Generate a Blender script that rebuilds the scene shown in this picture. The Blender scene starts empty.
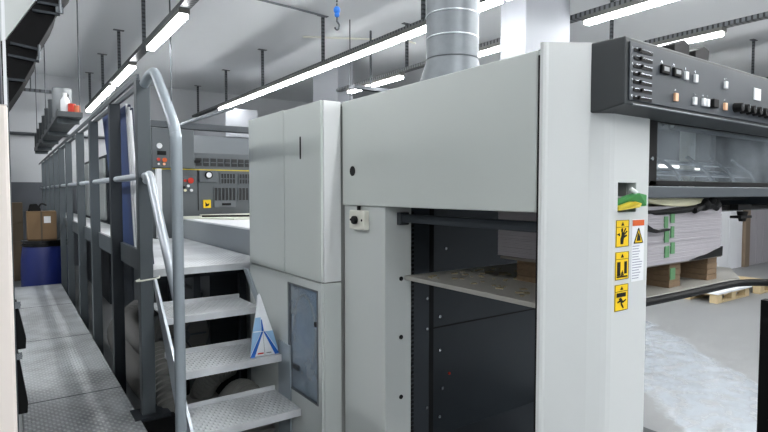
import bpy, bmesh, math, random
from mathutils import Vector, Matrix
random.seed(4)
C = bpy.context.scene.collection
PI = math.pi

# ------------------------------------------------------------------ camera, world, exposure
YAW = math.radians(35.1); PITCH = math.atan(24/535)
cd = bpy.data.cameras.new('camera'); cam = bpy.data.objects.new('camera', cd); C.objects.link(cam)
cd.sensor_width = 36; cd.lens = 535/768*36; cd.clip_start = 0.05
cam.location = (0, 0, 1.5); cam.rotation_euler = (PI/2-PITCH, 0, -YAW)
bpy.context.scene.camera = cam
w = bpy.data.worlds.new('world'); bpy.context.scene.world = w; w.use_nodes = True
w.node_tree.nodes['Background'].inputs[0].default_value = (0.75, 0.85, 1, 1)
w.node_tree.nodes['Background'].inputs[1].default_value = 0.25
vs = bpy.context.scene.view_settings
vs.view_transform = 'Standard'; vs.look = 'None'; vs.gamma = 1; vs.use_curve_mapping = False
vs.exposure = 1.45
TUBE = 20.0     # strength of the fluorescent diffusers

# ------------------------------------------------------------------ materials
def srgb(r, g, b):
    f = lambda c: (c/255/12.92) if c/255 <= .04045 else ((c/255+.055)/1.055)**2.4
    return (f(r), f(g), f(b), 1)
M = {}
def mat(name, col, rough=.5, metal=0, var=.08, scale=6, bump=0, bscale=60, spec=.5, aniso=None):
    m = bpy.data.materials.new(name); m.use_nodes = True
    nt = m.node_tree; N = nt.nodes; L = nt.links; b = N['Principled BSDF']
    tc = N.new('ShaderNodeTexCoord'); no = N.new('ShaderNodeTexNoise'); no.inputs['Scale'].default_value = scale
    no.inputs['Detail'].default_value = 5
    mp = N.new('ShaderNodeMapping'); L.new(tc.outputs['Object'], mp.inputs[0]); L.new(mp.outputs[0], no.inputs['Vector'])
    if aniso: mp.inputs['Scale'].default_value = aniso
    mx = N.new('ShaderNodeMix'); mx.data_type = 'RGBA'
    c = srgb(*col)
    mx.inputs[6].default_value = tuple(x*(1-var) for x in c[:3])+(1,)
    mx.inputs[7].default_value = tuple(min(1, x*(1+var)) for x in c[:3])+(1,)
    L.new(no.outputs[0], mx.inputs[0]); L.new(mx.outputs[2], b.inputs['Base Color'])
    mr = N.new('ShaderNodeMapRange'); mr.inputs[3].default_value = max(.02, rough-.08); mr.inputs[4].default_value = min(1, rough+.08)
    L.new(no.outputs[0], mr.inputs[0]); L.new(mr.outputs[0], b.inputs['Roughness'])
    b.inputs['Metallic'].default_value = metal; b.inputs['Specular IOR Level'].default_value = spec
    if bump:
        n2 = N.new('ShaderNodeTexNoise'); n2.inputs['Scale'].default_value = bscale; L.new(mp.outputs[0], n2.inputs['Vector'])
        bp = N.new('ShaderNodeBump'); bp.inputs['Strength'].default_value = bump; bp.inputs['Distance'].default_value = .01
        L.new(n2.outputs[0], bp.inputs['Height']); L.new(bp.outputs[0], b.inputs['Normal'])
    M[name] = m; return m
def tread(name, col, k=150, metal=.25, dirt=0.35):
    m = mat(name, col, .38, metal, .12, 5); nt = m.node_tree; N = nt.nodes; L = nt.links; b = N['Principled BSDF']
    tc = N.new('ShaderNodeTexCoord'); s = N.new('ShaderNodeSeparateXYZ'); L.new(tc.outputs['Object'], s.inputs[0])
    def mth(op, a, bb=None):
        n = N.new('ShaderNodeMath'); n.operation = op
        for i, v in ((0, a), (1, bb)):
            if v is None: continue
            if isinstance(v, (int, float)): n.inputs[i].default_value = v
            else: L.new(v, n.inputs[i])
        return n.outputs[0]
    u = mth('MULTIPLY', s.outputs[0], k); v = mth('MULTIPLY', s.outputs[1], k*.6)
    h = mth('MULTIPLY', mth('SINE', u), mth('SINE', v)); h = mth('MAXIMUM', h, 0)
    ge = N.new('ShaderNodeNewGeometry'); gs = N.new('ShaderNodeSeparateXYZ'); L.new(ge.outputs['True Normal'], gs.inputs[0]); h = mth('MULTIPLY', h, mth('GREATER_THAN', gs.outputs[2], .5))
    bp = N.new('ShaderNodeBump'); bp.inputs['Strength'].default_value = .9; bp.inputs['Distance'].default_value = .006
    L.new(h, bp.inputs['Height']); L.new(bp.outputs[0], b.inputs['Normal'])
    old = b.inputs['Base Color'].links[0].from_socket
    n3 = N.new('ShaderNodeTexNoise'); n3.inputs['Scale'].default_value = 3.5; n3.inputs['Detail'].default_value = 8; L.new(tc.outputs['Object'], n3.inputs['Vector'])
    cr = N.new('ShaderNodeValToRGB'); cr.color_ramp.elements[0].position = .35; cr.color_ramp.elements[0].color = (1-dirt,)*3+(1,); cr.color_ramp.elements[1].position = .6
    L.new(n3.outputs[0], cr.inputs[0])
    mu = N.new('ShaderNodeMix'); mu.data_type = 'RGBA'; mu.blend_type = 'MULTIPLY'; mu.inputs[0].default_value = 1
    L.new(old, mu.inputs[6]); L.new(cr.outputs[0], mu.inputs[7])
    # worn, brighter tips of the diamond pattern
    ad = N.new('ShaderNodeMix'); ad.data_type = 'RGBA'; L.new(mth('MULTIPLY', h, .45), ad.inputs[0]); L.new(mu.outputs[2], ad.inputs[6]); ad.inputs[7].default_value = srgb(235, 238, 240)
    L.new(ad.outputs[2], b.inputs['Base Color'])
    return m
def emis(name, col, s):
    m = bpy.data.materials.new(name); m.use_nodes = True; N = m.node_tree.nodes
    b = N['Principled BSDF']; b.inputs['Base Color'].default_value = (.9, .9, .9, 1)
    b.inputs['Emission Color'].default_value = col; b.inputs['Emission Strength'].default_value = s
    M[name] = m; return m
def glass(name, tint, mixf, rough=.05):
    m = bpy.data.materials.new(name); m.use_nodes = True; nt = m.node_tree; N = nt.nodes; L = nt.links
    N.remove(N['Principled BSDF']); t = N.new('ShaderNodeBsdfTransparent'); t.inputs[0].default_value = tint
    g = N.new('ShaderNodeBsdfPrincipled'); g.inputs['Base Color'].default_value = (.55, .6, .63, 1); g.inputs['Roughness'].default_value = rough
    no = N.new('ShaderNodeTexNoise'); no.inputs['Scale'].default_value = 5; no.inputs['Detail'].default_value = 6
    tc = N.new('ShaderNodeTexCoord'); L.new(tc.outputs['Object'], no.inputs['Vector'])
    mr = N.new('ShaderNodeMapRange'); mr.inputs[1].default_value = .3; mr.inputs[2].default_value = .7; mr.inputs[3].default_value = max(0, mixf-.15); mr.inputs[4].default_value = mixf+.15
    L.new(no.outputs[0], mr.inputs[0])
    x = N.new('ShaderNodeMixShader'); L.new(mr.outputs[0], x.inputs[0]); L.new(t.outputs[0], x.inputs[1]); L.new(g.outputs[0], x.inputs[2])
    L.new(x.outputs[0], N['Material Output'].inputs[0]); M[name] = m; return m

mat('grey_green', (198, 204, 200), .38, 0, .035, 2.5, .02, 300)
mat('panel_grey', (200, 205, 203), .4, 0, .03, 3)
mat('pale', (206, 209, 208), .4, 0, .025, 3)
mat('pale_bright', (222, 224, 224), .4, 0, .025, 3)
mat('cream_edge', (222, 220, 205), .5)
mat('inner_grey', (150, 153, 150), .5, 0, .05, 3)
mat('dark_steel', (46, 52, 58), .5, .2, .2, 3)
mat('dark_panel', (38, 45, 51), .42, .2, .25, 2.2)
mat('black', (12, 13, 14), .6, 0, .1, spec=.25)
mat('bellows_black', (7, 7, 9), .7, 0, .1, spec=.2)
mat('black_gloss', (12, 13, 16), .2)
mat('control_dark', (52, 56, 58), .5, .1, .06, 8)
mat('control_face', (58, 64, 70), .5, .1, .06, 8)
mat('silver', (170, 174, 178), .25, .9, .05)
mat('steel_sheet', (150, 155, 160), .12, .9, .1, 3, .02, 6)
mat('chrome', (210, 212, 215), .15, 1, .03)
mat('beam_grey', (96, 102, 107), .4, .4, .08, 6)
mat('post_paint', (84, 91, 95), .42, .2, .1, 5)
mat('rail_paint', (160, 170, 177), .35, .2, .06, 7, .05, 40)
mat('rail_pale', (200, 207, 214), .33, .2, .06, 9, .05, 40)
tread('tread_plate', (222, 225, 228), 230, .08, .3)
tread('walk_plate', (186, 190, 192), 200, .1, .5)
mat('platform_grey', (168, 166, 159), .5, .2, .1)
mat('yellow', (246, 206, 14), .5, 0, .03)
mat('orange', (214, 92, 30), .5, 0, .05)
mat('red', (200, 48, 26), .4, 0, .05)
mat('white', (232, 234, 236), .5, 0, .02)
mat('white_paper', (236, 238, 242), .6, 0, .03)
mat('offwhite', (222, 222, 210), .5, 0, .04)
mat('cream', (236, 232, 196), .35, 0, .04)
mat('print_grey', (150, 152, 168), .6, 0, .1)
mat('green_tape', (92, 142, 98), .55, 0, .1, 20)
mat('green_plastic', (74, 150, 84), .4, 0, .05)
mat('yellow_plastic', (206, 186, 50), .4, 0, .06)
mat('wood', (128, 106, 82), .75, 0, .22, 9, .2, 40, aniso=(2, 8, 12))
mat('wood_pale', (196, 176, 138), .75, 0, .15, 9, .2, 40, aniso=(2, 8, 12))
mat('wood_grey', (138, 132, 124), .8, 0, .15, 9, .2, 40)
mat('stack_white', (205, 203, 203), .7, 0, .12, 6, .3, 20, aniso=(.3, .3, 60))
mat('stack_lilac', (176, 172, 177), .7, 0, .04, 6, .25, 20, aniso=(.3, .3, 60))
mat('rag_dust', (150, 140, 112), .9, 0, .3, 30)
mat('galv', (112, 117, 121), .45, .6, .2, 26)
mat('galv_dark', (74, 78, 82), .5, .5, .12, 12)
mat('seam', (205, 210, 214), .3, .8)
mat('housing', (108, 108, 104), .4, .6, .15, 6)
mat('blue_plastic', (22, 36, 100), .38, 0, .12, 3)
mat('blue_sheet', (32, 56, 104), .5, 0, .12, 2)
mat('navy_sheet', (22, 32, 60), .5, 0, .12, 2)
mat('cardboard', (124, 100, 72), .8, 0, .1, 6)
mat('cardboard_dark', (92, 80, 64), .8, 0, .1, 6)
mat('hose', (128, 128, 124), .6, 0, .12, 6)
mat('hose_dark', (88, 88, 86), .7, 0, .15, 6)
mat('machine_dark', (92, 97, 100), .5, .2, .06, 6)
mat('machine_mid', (96, 101, 105), .5, .2, .06, 6)
mat('bench_paint', (150, 156, 158), .5, .1, .06, 6)
mat('grille', (34, 36, 38), .6)
mat('bag_white', (232, 236, 240), .4, 0, .05, 12, .2, 30)
mat('bag_sky', (150, 190, 224), .4, 0, .08, 12)
mat('bag_blue', (20, 98, 190), .4, 0, .05)
mat('can_grey', (140, 144, 146), .4, .5, .1)
mat('can_dark', (86, 90, 92), .45, .5, .1)
mat('can_orange', (206, 110, 70), .45)
mat('tower_warm', (232, 222, 214), .5, 0, .03, 3)
mat('tower_grey', (74, 80, 88), .5, .2)
mat('hook_blue', (30, 110, 200), .4)
mat('led', (250, 250, 240), .4)
mat('orange_lamp', (244, 190, 150), .4)
mat('brown_board', (128, 112, 94), .7)
emis('tube', (0.98, 0.99, 1.0, 1), TUBE)
emis('streak_glow', (1, .98, .88, 1), 2.5)  # glow of the added tubes that imitate streaks in the pane
glass('window_glass', (.8, .84, .88, 1), .22, .03)
glass('door_glass', (.74, .84, .95, 1), .3, .12)
def perforated(name, axis, pitch, col=(92, 96, 100)):
    m = mat(name, col, .45, .5, .1); nt = m.node_tree; N = nt.nodes; L = nt.links; b = N['Principled BSDF']
    tc = N.new('ShaderNodeTexCoord'); s = N.new('ShaderNodeSeparateXYZ'); L.new(tc.outputs['Object'], s.inputs[0])
    a = N.new('ShaderNodeMath'); a.operation = 'FRACT'; mu = N.new('ShaderNodeMath'); mu.operation = 'MULTIPLY'; mu.inputs[1].default_value = 1/pitch
    L.new(s.outputs[axis], mu.inputs[0]); L.new(mu.outputs[0], a.inputs[0])
    g = N.new('ShaderNodeMath'); g.operation = 'GREATER_THAN'; g.inputs[1].default_value = .6; L.new(a.outputs[0], g.inputs[0])
    old = b.inputs['Base Color'].links[0].from_socket
    mx = N.new('ShaderNodeMix'); mx.data_type = 'RGBA'; L.new(g.outputs[0], mx.inputs[0]); L.new(old, mx.inputs[6]); mx.inputs[7].default_value = srgb(50, 52, 54)
    L.new(mx.outputs[2], b.inputs['Base Color'])
perforated('perf_z', 2, .045, (84, 88, 92)); perforated('perf_y', 1, .05, (104, 107, 110)); perforated('perf_x', 0, .06)
# plaster / ceiling / floor
mat('ceiling_paint', (207, 210, 212), .8, 0, .05, .8, .15, 8)
mat('wall_paint', (184, 187, 190), .8, 0, .04, 1)
mat('dado_paint', (84, 88, 94), .6, 0, .05, 1)
mat('column_paint', (140, 143, 148), .6, 0, .06, 2, .1, 6)

fm = mat('floor_concrete', (134, 136, 137), .45, 0, .08, 1.2, .05, 30)
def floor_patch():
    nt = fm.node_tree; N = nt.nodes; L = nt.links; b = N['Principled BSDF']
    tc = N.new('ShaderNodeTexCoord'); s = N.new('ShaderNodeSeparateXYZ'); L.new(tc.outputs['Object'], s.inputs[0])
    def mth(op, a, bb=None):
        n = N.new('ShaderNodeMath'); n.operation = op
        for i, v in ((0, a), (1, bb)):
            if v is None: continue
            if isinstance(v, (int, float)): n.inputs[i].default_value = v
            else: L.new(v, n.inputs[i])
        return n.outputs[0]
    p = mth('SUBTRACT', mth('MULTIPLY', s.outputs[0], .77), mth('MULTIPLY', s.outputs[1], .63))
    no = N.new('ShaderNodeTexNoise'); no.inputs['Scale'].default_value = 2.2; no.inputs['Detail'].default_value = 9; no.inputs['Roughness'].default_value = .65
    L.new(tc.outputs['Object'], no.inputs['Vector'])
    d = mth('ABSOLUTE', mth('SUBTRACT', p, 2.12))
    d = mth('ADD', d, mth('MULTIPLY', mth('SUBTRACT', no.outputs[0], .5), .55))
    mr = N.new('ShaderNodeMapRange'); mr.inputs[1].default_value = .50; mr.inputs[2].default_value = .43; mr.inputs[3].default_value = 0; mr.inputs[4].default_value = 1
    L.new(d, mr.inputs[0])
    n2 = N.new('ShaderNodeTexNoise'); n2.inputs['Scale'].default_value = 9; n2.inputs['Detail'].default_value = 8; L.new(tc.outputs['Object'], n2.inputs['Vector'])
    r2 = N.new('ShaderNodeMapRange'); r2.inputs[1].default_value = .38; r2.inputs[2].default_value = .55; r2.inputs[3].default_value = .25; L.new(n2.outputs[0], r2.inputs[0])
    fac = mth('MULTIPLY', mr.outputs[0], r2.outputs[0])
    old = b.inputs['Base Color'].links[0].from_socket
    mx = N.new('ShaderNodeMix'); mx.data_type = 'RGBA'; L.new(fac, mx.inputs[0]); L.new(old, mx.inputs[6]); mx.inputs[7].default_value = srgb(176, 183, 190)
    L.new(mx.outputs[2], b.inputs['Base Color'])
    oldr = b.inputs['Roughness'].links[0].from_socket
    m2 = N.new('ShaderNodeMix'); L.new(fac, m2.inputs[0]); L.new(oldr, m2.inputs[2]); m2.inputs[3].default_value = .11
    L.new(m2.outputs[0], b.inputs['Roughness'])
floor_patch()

# ------------------------------------------------------------------ mesh helpers
class MB:
    def __init__(s): s.b = bmesh.new()
    def box(s, x0, x1, y0, y1, z0, z1, rot=None, piv=None):
        r = bmesh.ops.create_cube(s.b, size=1); v = r['verts']
        bmesh.ops.scale(s.b, vec=(abs(x1-x0), abs(y1-y0), abs(z1-z0)), verts=v)
        c = Vector(((x0+x1)/2, (y0+y1)/2, (z0+z1)/2)); bmesh.ops.translate(s.b, vec=c, verts=v)
        if rot is not None: bmesh.ops.rotate(s.b, cent=piv or c, matrix=rot, verts=v)
        return s
    def cyl(s, p, q, r, r2=None, n=20):
        p = Vector(p); q = Vector(q); d = q-p
        v = bmesh.ops.create_cone(s.b, cap_ends=True, segments=n, radius1=r, radius2=r if r2 is None else r2, depth=d.length)['verts']
        bmesh.ops.rotate(s.b, cent=(0, 0, 0), matrix=d.to_track_quat('Z', 'Y').to_matrix(), verts=v)
        bmesh.ops.translate(s.b, vec=(p+q)/2, verts=v); return s
    def ball(s, c, r, sc=(1, 1, 1)):
        v = bmesh.ops.create_uvsphere(s.b, u_segments=16, v_segments=10, radius=r)['verts']
        bmesh.ops.scale(s.b, vec=sc, verts=v); bmesh.ops.translate(s.b, vec=c, verts=v); return s
    def prism(s, pts, d):   # closed polygon pts (3D), pushed along vector d
        a = [s.b.verts.new(p) for p in pts]; e = [s.b.verts.new(Vector(p)+Vector(d)) for p in pts]
        n = len(pts); s.b.faces.new(a[::-1]); s.b.faces.new(e)
        for i in range(n): s.b.faces.new((a[i], a[(i+1) % n], e[(i+1) % n], e[i]))
        return s
    def tube(s, pts, r, n=14, smooth=0, rf=None):
        P = [Vector(p) for p in pts]
        if smooth:
            Q = []
            for i in range(len(P)-1):
                p0 = P[max(i-1, 0)]; p1 = P[i]; p2 = P[i+1]; p3 = P[min(i+2, len(P)-1)]
                for k in range(smooth):
                    t = k/smooth
                    Q.append(.5*((2*p1)+(-p0+p2)*t+(2*p0-5*p1+4*p2-p3)*t*t+(-p0+3*p1-3*p2+p3)*t**3))
            Q.append(P[-1]); P = Q
        rings = []; up = None
        for i, p in enumerate(P):
            t = (P[min(i+1, len(P)-1)]-P[max(i-1, 0)]).normalized()
            if up is None: up = Vector((0, 0, 1)) if abs(t.z) < .9 else Vector((1, 0, 0))
            up = (up-t*up.dot(t)).normalized(); sd = t.cross(up)
            rr = r if rf is None else r*rf(i)
            rings.append([s.b.verts.new(p+(up*math.cos(2*PI*k/n)+sd*math.sin(2*PI*k/n))*rr) for k in range(n)])
        for a, c in zip(rings, rings[1:]):
            for k in range(n): s.b.faces.new((a[k], a[(k+1) % n], c[(k+1) % n], c[k]))
        s.b.faces.new(rings[0][::-1]); s.b.faces.new(rings[-1]); return s
    def lathe(s, c, prof, n=32):  # prof: (radius, z)
        c = Vector(c); rings = [[s.b.verts.new(c+Vector((r*math.cos(2*PI*k/n), r*math.sin(2*PI*k/n), z))) for k in range(n)] for r, z in prof]
        for a, d in zip(rings, rings[1:]):
            for k in range(n): s.b.faces.new((a[k], a[(k+1) % n], d[(k+1) % n], d[k]))
        s.b.faces.new(rings[0][::-1]); s.b.faces.new(rings[-1]); return s
def wloc(o):
    v = Vector((0, 0, 0))
    while o is not None: v += o.location; o = o.parent
    return v
def obj(name, mb, m, parent=None, bev=0, smooth=False, loc=None):
    bm = mb.b; bmesh.ops.recalc_face_normals(bm, faces=bm.faces)
    base = wloc(parent) if parent else Vector(loc or (0, 0, 0))
    bmesh.ops.translate(bm, vec=-base, verts=bm.verts)
    me = bpy.data.meshes.new(name); bm.to_mesh(me); bm.free()
    me.materials.append(M[m])
    o = bpy.data.objects.new(name, me); C.objects.link(o)
    if parent: o.parent = parent
    else: o.location = base
    if smooth:
        for p in me.polygons: p.use_smooth = True
    if smooth or bev:
        if bev:
            b = o.modifiers.new('bevel', 'BEVEL'); b.width = bev; b.segments = 2; b.limit_method = 'ANGLE'; b.angle_limit = .7
        if smooth:
            es = o.modifiers.new('split', 'EDGE_SPLIT'); es.split_angle = .7
    return o
def thing(name, label, cat, loc=(0, 0, 0), group=None):
    o = bpy.data.objects.new(name, None); C.objects.link(o); o.location = loc; o.empty_display_size = .1
    o['label'] = label; o['category'] = cat
    if group: o['group'] = group
    return o
def tag(o, label, cat, group=None):
    o['label'] = label; o['category'] = cat
    if group: o['group'] = group
    return o
def struct(name, mb, m, parent=None, **k):
    o = obj(name, mb, m, parent, **k)
    if not parent: o['kind'] = 'structure'
    return o
def dup(root, loc, label=None, group=None):
    def cp(o, par):
        c = o.copy(); C.objects.link(c); c.parent = par
        for ch in [x for x in kids.get(o.name, [])]: cp(ch, c)
        return c
    kids = {}
    for o in list(C.objects):
        if o.parent: kids.setdefault(o.parent.name, []).append(o)
    r = cp(root, None); r.location = loc
    if label: r['label'] = label
    if group: r['group'] = group
    return r
B = MB
def pbox(name, x0, x1, y0, y1, z0, z1, m, parent=None, bev=0, **k): return obj(name, MB().box(x0, x1, y0, y1, z0, z1), m, parent, bev, **k)

# ------------------------------------------------------------------ the room
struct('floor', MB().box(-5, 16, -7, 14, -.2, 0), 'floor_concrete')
struct('ceiling', MB().box(-5, 16, -7, 14, 3.8, 4.0), 'ceiling_paint')
struct('wall_back', MB().box(-5, 16, 12.5, 12.7, 0, 3.8), 'wall_paint')
struct('baseboard_back', MB().box(-2.9, 14.8, 12.47, 12.5, 0, 1.69), 'dado_paint')
struct('wall_left', MB().box(-3.2, -3, -7, 12.5, 0, 3.8), 'wall_paint')
struct('wall_right', MB().box(15, 15.2, -7, 12.5, 0, 3.8), 'wall_paint')
struct('wall_front', MB().box(-3, 15, -3.9, -3.7, 0, 3.8), 'wall_paint')
struct('pillar_1', MB().box(4.6, 4.9, 7.9, 8.8, 0, 3.8), 'column_paint', bev=.01)
struct('pillar_2', MB().box(3.82, 4.455, 3.233, 3.54, 0, 3.8), 'column_paint', bev=.01)
struct('beam_1', MB().box(3.25, 3.87, 9.6, 12.47, 2.5, 3.02), 'column_paint', bev=.01)

# ------------------------------------------------------------------ delivery unit of the press (the large grey machine)
U = thing('press_delivery_unit', 'large pale grey delivery end of a printing press with open pile bay and control panel', 'printing press', (1.19, .83, 0))
side = pbox('side_panel', 1.19, 1.215, .968, 2.008, 1.443, 1.887, 'grey_green', U, .004)
obj('hole_plug', MB().cyl((1.1885, 1.923, 1.588), (1.1935, 1.923, 1.588), .021), 'black', side)
obj('seam_gap', MB().box(1.196, 1.21, .957, .968, 0.0, 1.887), 'black', U)
jamb = obj('jamb_panel', MB().prism([(1.2, 2.008, 0), (1.2, 1.70, 0), (1.33, 1.70, 0), (1.33, 1.72, 0), (1.222, 1.72, 0), (1.222, 2.008, 0)], (0, 0, 1.443)), 'panel_grey', U, .003)
for z in (1.154, .918, .674, .43): obj('bolt_hole', MB().cyl((1.278, 1.697, z), (1.278, 1.7005, z), .009), 'black', jamb)
sw = pbox('switch_box', 1.172, 1.2, 1.81, 1.925, 1.345, 1.425, 'offwhite', jamb, .006)
sw['label'] = 'off-white switch box with a black round knob'
obj('knob', MB().cyl((1.155, 1.868, 1.385), (1.172, 1.868, 1.385), .017), 'black', sw, .003)
obj('cable_gland', MB().cyl((1.186, 1.868, 1.425), (1.186, 1.868, 1.443), .008), 'black', sw)
for y in (1.825, 1.91): obj('screw', MB().cyl((1.170, y, 1.385), (1.1725, y, 1.385), .005), 'black', sw)
# corner panel, bent sheet metal in plan
pl = [(1.19, .957), (1.193, .949), (1.199, .944), (1.206, .941), (1.303, .877), (1.339, .858), (1.356, .851), (1.374, .848), (1.549, .848), (1.559, .851), (1.564, .860), (1.564, .92), (1.537, .92), (1.537, .872), (1.374, .872), (1.344, .884), (1.23, .955), (1.222, .957)]
# leave the rectangular slot in the flat face: panel is built of strips around it
cp = MB()
def plan(poly, z0, z1): cp.prism([(x, y, z0) for x, y in poly], (0, 0, z1-z0))
plan(pl, 0, 1.443); plan(pl, 1.527, 1.904)
left_part = pl[:8]+[(1.394, .848), (1.394, .872)]+pl[14:]
plan(left_part, 1.443, 1.527)
plan([(1.487, .848)]+pl[8:13]+[(1.537, .872), (1.487, .872)], 1.443, 1.527)
corner = obj('corner_panel', cp, 'pale', U, smooth=False)
obj('edge_strip', MB().box(1.222, 1.236, .958, .972, 0, 1.44), 'cream_edge', U)
# pocket behind the slot
pk = obj('pocket', MB().box(1.382, 1.482, .873, .95, 1.437, 1.441).box(1.382, 1.482, .945, .95, 1.441, 1.53).box(1.380, 1.384, .873, .95, 1.441, 1.53).box(1.479, 1.483, .873, .95, 1.441, 1.53).box(1.382, 1.482, .873, .95, 1.529, 1.533).box(1.386, 1.477, .86, .945, 1.483, 1.487), 'inner_grey', U)
# labels
def sign(x0, x1, z0, z1, kind):
    y = .8465; x0 += .026; x1 += .021
    s = pbox('warning_sign', x0, x1, y, .848, z0, z1, 'yellow', corner)
    s['label'] = {'hand': 'yellow warning label with black crushed hand pictogram', 'gap': 'yellow warning label with black squeezing plates pictogram', 'fall': 'yellow warning label with black stumbling figure pictogram'}[kind]
    W = x1-x0; Hh = z1-z0
    X = lambda a: x0+a*W
    Z = lambda a: z0+a*Hh
    f = MB(); t = .0012; yy = y-.0008
    f.box(x0, x1, yy, y, z0, z0+t); f.box(x0, x1, yy, y, z1-t, z1); f.box(x0, x0+t, yy, y, z0, z1); f.box(x1-t, x1, yy, y, z0, z1); f.box(x0, x1, yy, y, Z(.73), Z(.73)+t)
    f.prism([(X(.38), yy, Z(.79)), (X(.62), yy, Z(.79)), (X(.5), yy, Z(.93))], (0, .0005, 0))
    P = lambda q: f.prism([(X(a), yy, Z(b)) for a, b in q], (0, .0006, 0))
    if kind == 'hand':
        P([(.35, .10), (.55, .10), (.60, .32), (.85, .40), (.80, .45), (.62, .42), (.88, .56), (.82, .60), (.6, .48), (.78, .68), (.70, .70), (.52, .50), (.52, .68), (.44, .68), (.42, .42), (.34, .30)])
        P([(.05, .48), (.30, .40), (.28, .52)]); P([(.38, .56), (.5, .62), (.5, .70), (.4, .68)])
    elif kind == 'gap':
        P([(.12, .14), (.36, .14), (.36, .64), (.12, .64)]); P([(.66, .20), (.86, .20), (.86, .64), (.66, .64)])
        P([(.1, .08), (.9, .08), (.9, .13), (.1, .13)]); P([(.42, .2), (.6, .2), (.51, .34)]); P([(.40, .14), (.62, .14), (.62, .19), (.40, .19)])
    else:
        P([(.12, .52), (.82, .52), (.82, .68), (.12, .68)])
        P([(.30, .46), (.46, .50), (.60, .36), (.84, .42), (.84, .36), (.60, .28), (.52, .30), (.60, .20), (.68, .10), (.60, .08), (.46, .22), (.42, .34), (.20, .30), (.18, .36), (.34, .40)])
    obj('pictogram', f, 'black', s)
sign(1.361, 1.430, 1.345, 1.421, 'hand')
sign(1.361, 1.432, 1.252, 1.331, 'gap')
sign(1.361, 1.432, 1.163, 1.238, 'fall')
wl = pbox('safety_label', 1.4680, 1.5330, .8465, .848, 1.24, 1.421, 'white', corner)
obj('header', MB().box(1.4700, 1.5310, .8458, .8465, 1.402, 1.419), 'orange', wl)
tr = MB().prism([(1.4780, .8456, 1.352), (1.5240, .8456, 1.352), (1.5010, .8456, 1.395)], (0, .0009, 0)); tro = obj('warning_triangle', tr, 'yellow', wl)
tb = MB(); q = [(1.4780, 1.352), (1.5240, 1.352), (1.5010, 1.395)]
for i in range(3):
    a, b = q[i], q[(i+1) % 3]; tb.cyl((a[0], .8454, a[1]), (b[0], .8454, b[1]), .0013, n=6)
tb.prism([(1.4910, .8450, 1.358), (1.5110, .8450, 1.358), (1.5090, .8450, 1.370), (1.5000, .8450, 1.382), (1.4950, .8450, 1.374)], (0, .0006, 0))
obj('pictogram', tb, 'black', tro)
tx = MB()
for i in range(13):
    z = 1.343-i*.0078; tx.box(1.4720, 1.4720+.055*(.55+.45*random.random()), .8462, .8466, z-.0012, z+.0012)
obj('text_lines', tx, 'print_grey', wl)
# roof and rear housing, inner walls of the bay
pbox('top_cover', 1.195, 3.2, .96, 2.15, 1.872, 1.886, 'grey_green', U, .003)
pbox('rear_housing', 1.305, 3.2, 2.15, 2.85, .02, 1.885, 'dark_panel', U, .004)
bay = U
pbox('back_wall_panel', 1.3, 3.2, 2.135, 2.15, .2, 1.87, 'dark_panel', bay)
pbox('panel_joint', 1.3, 3.2, 2.132, 2.135, .78, .787, 'black', bay)
pbox('bay_floor', 1.33, 2.85, .96, 2.135, .16, .2, 'dark_steel', bay)
pbox('bay_base', 1.33, 2.85, 1.0, 2.135, 0, .16, 'black', bay)
ic = pbox('inner_column', 1.335, 1.455, 1.735, 1.85, .2, 1.44, 'dark_steel', bay, .003)
ch = MB()
for i in range(66):
    z = .24+i*.018; ch.box(1.352, 1.366, 1.728, 1.735, z, z+.010)
obj('lifting_chain', ch, 'black', ic)
for z in (.45, .58, .92, 1.05): obj('screw', MB().cyl((1.44, 1.73, z), (1.44, 1.735, z), .006), 'silver', ic)
pbox('guide_channel', 1.47, 1.50, 1.76, 1.85, .2, 1.44, 'black', bay)
for x, z in ((1.86, .84), (1.86, .66), (1.88, .45), (2.9, .6), (1.86, .3), (1.9, 1.2)): obj('screw', MB().cyl((x, 2.128, z), (x, 2.1352, z), .008), 'silver', bay)
obj('red_marker', MB().cyl((1.93, 2.128, .52), (1.93, 2.1352, .52), .007), 'red', bay)
obj('side_bar', MB().box(1.262, 1.29, .99, 1.69, 1.381, 1.413), 'dark_steel', U, .004)
obj('bar_bracket', MB().box(1.255, 1.30, 1.675, 1.699, 1.37, 1.42), 'galv_dark', U, .003)
plate = obj('pile_plate', MB().prism([(1.29, 1.695, 1.15), (1.29, 1.0, 1.15), (1.545, 1.0, 1.15), (1.545, .90, 1.15), (2.33, .90, 1.15), (2.6, 1.04, 1.15), (2.6, 1.695, 1.15)], (0, 0, .016)), 'platform_grey', U, .002)
obj('edge_bar', MB().tube([(1.50, .905, 1.150), (1.9, .892, 1.151), (2.18, .884, 1.154), (2.27, .865, 1.156), (2.34, .82, 1.157), (2.45, .74, 1.157), (2.7, .6, 1.155)], .0135, 10, 5), 'black', plate)
ds = MB()
for i in range(80):
    x = 1.33+random.random()*.5; y = 1.02+random.random()*.6; r = .003+.006*random.random()
    ds.box(x, x+r*2, y, y+r*3, 1.1655, 1.1675+r*.3, Matrix.Rotation(random.random()*3, 3, 'Z'))
o = obj('paper_dust', ds, 'rag_dust', plate); o['kind'] = 'stuff'
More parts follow.
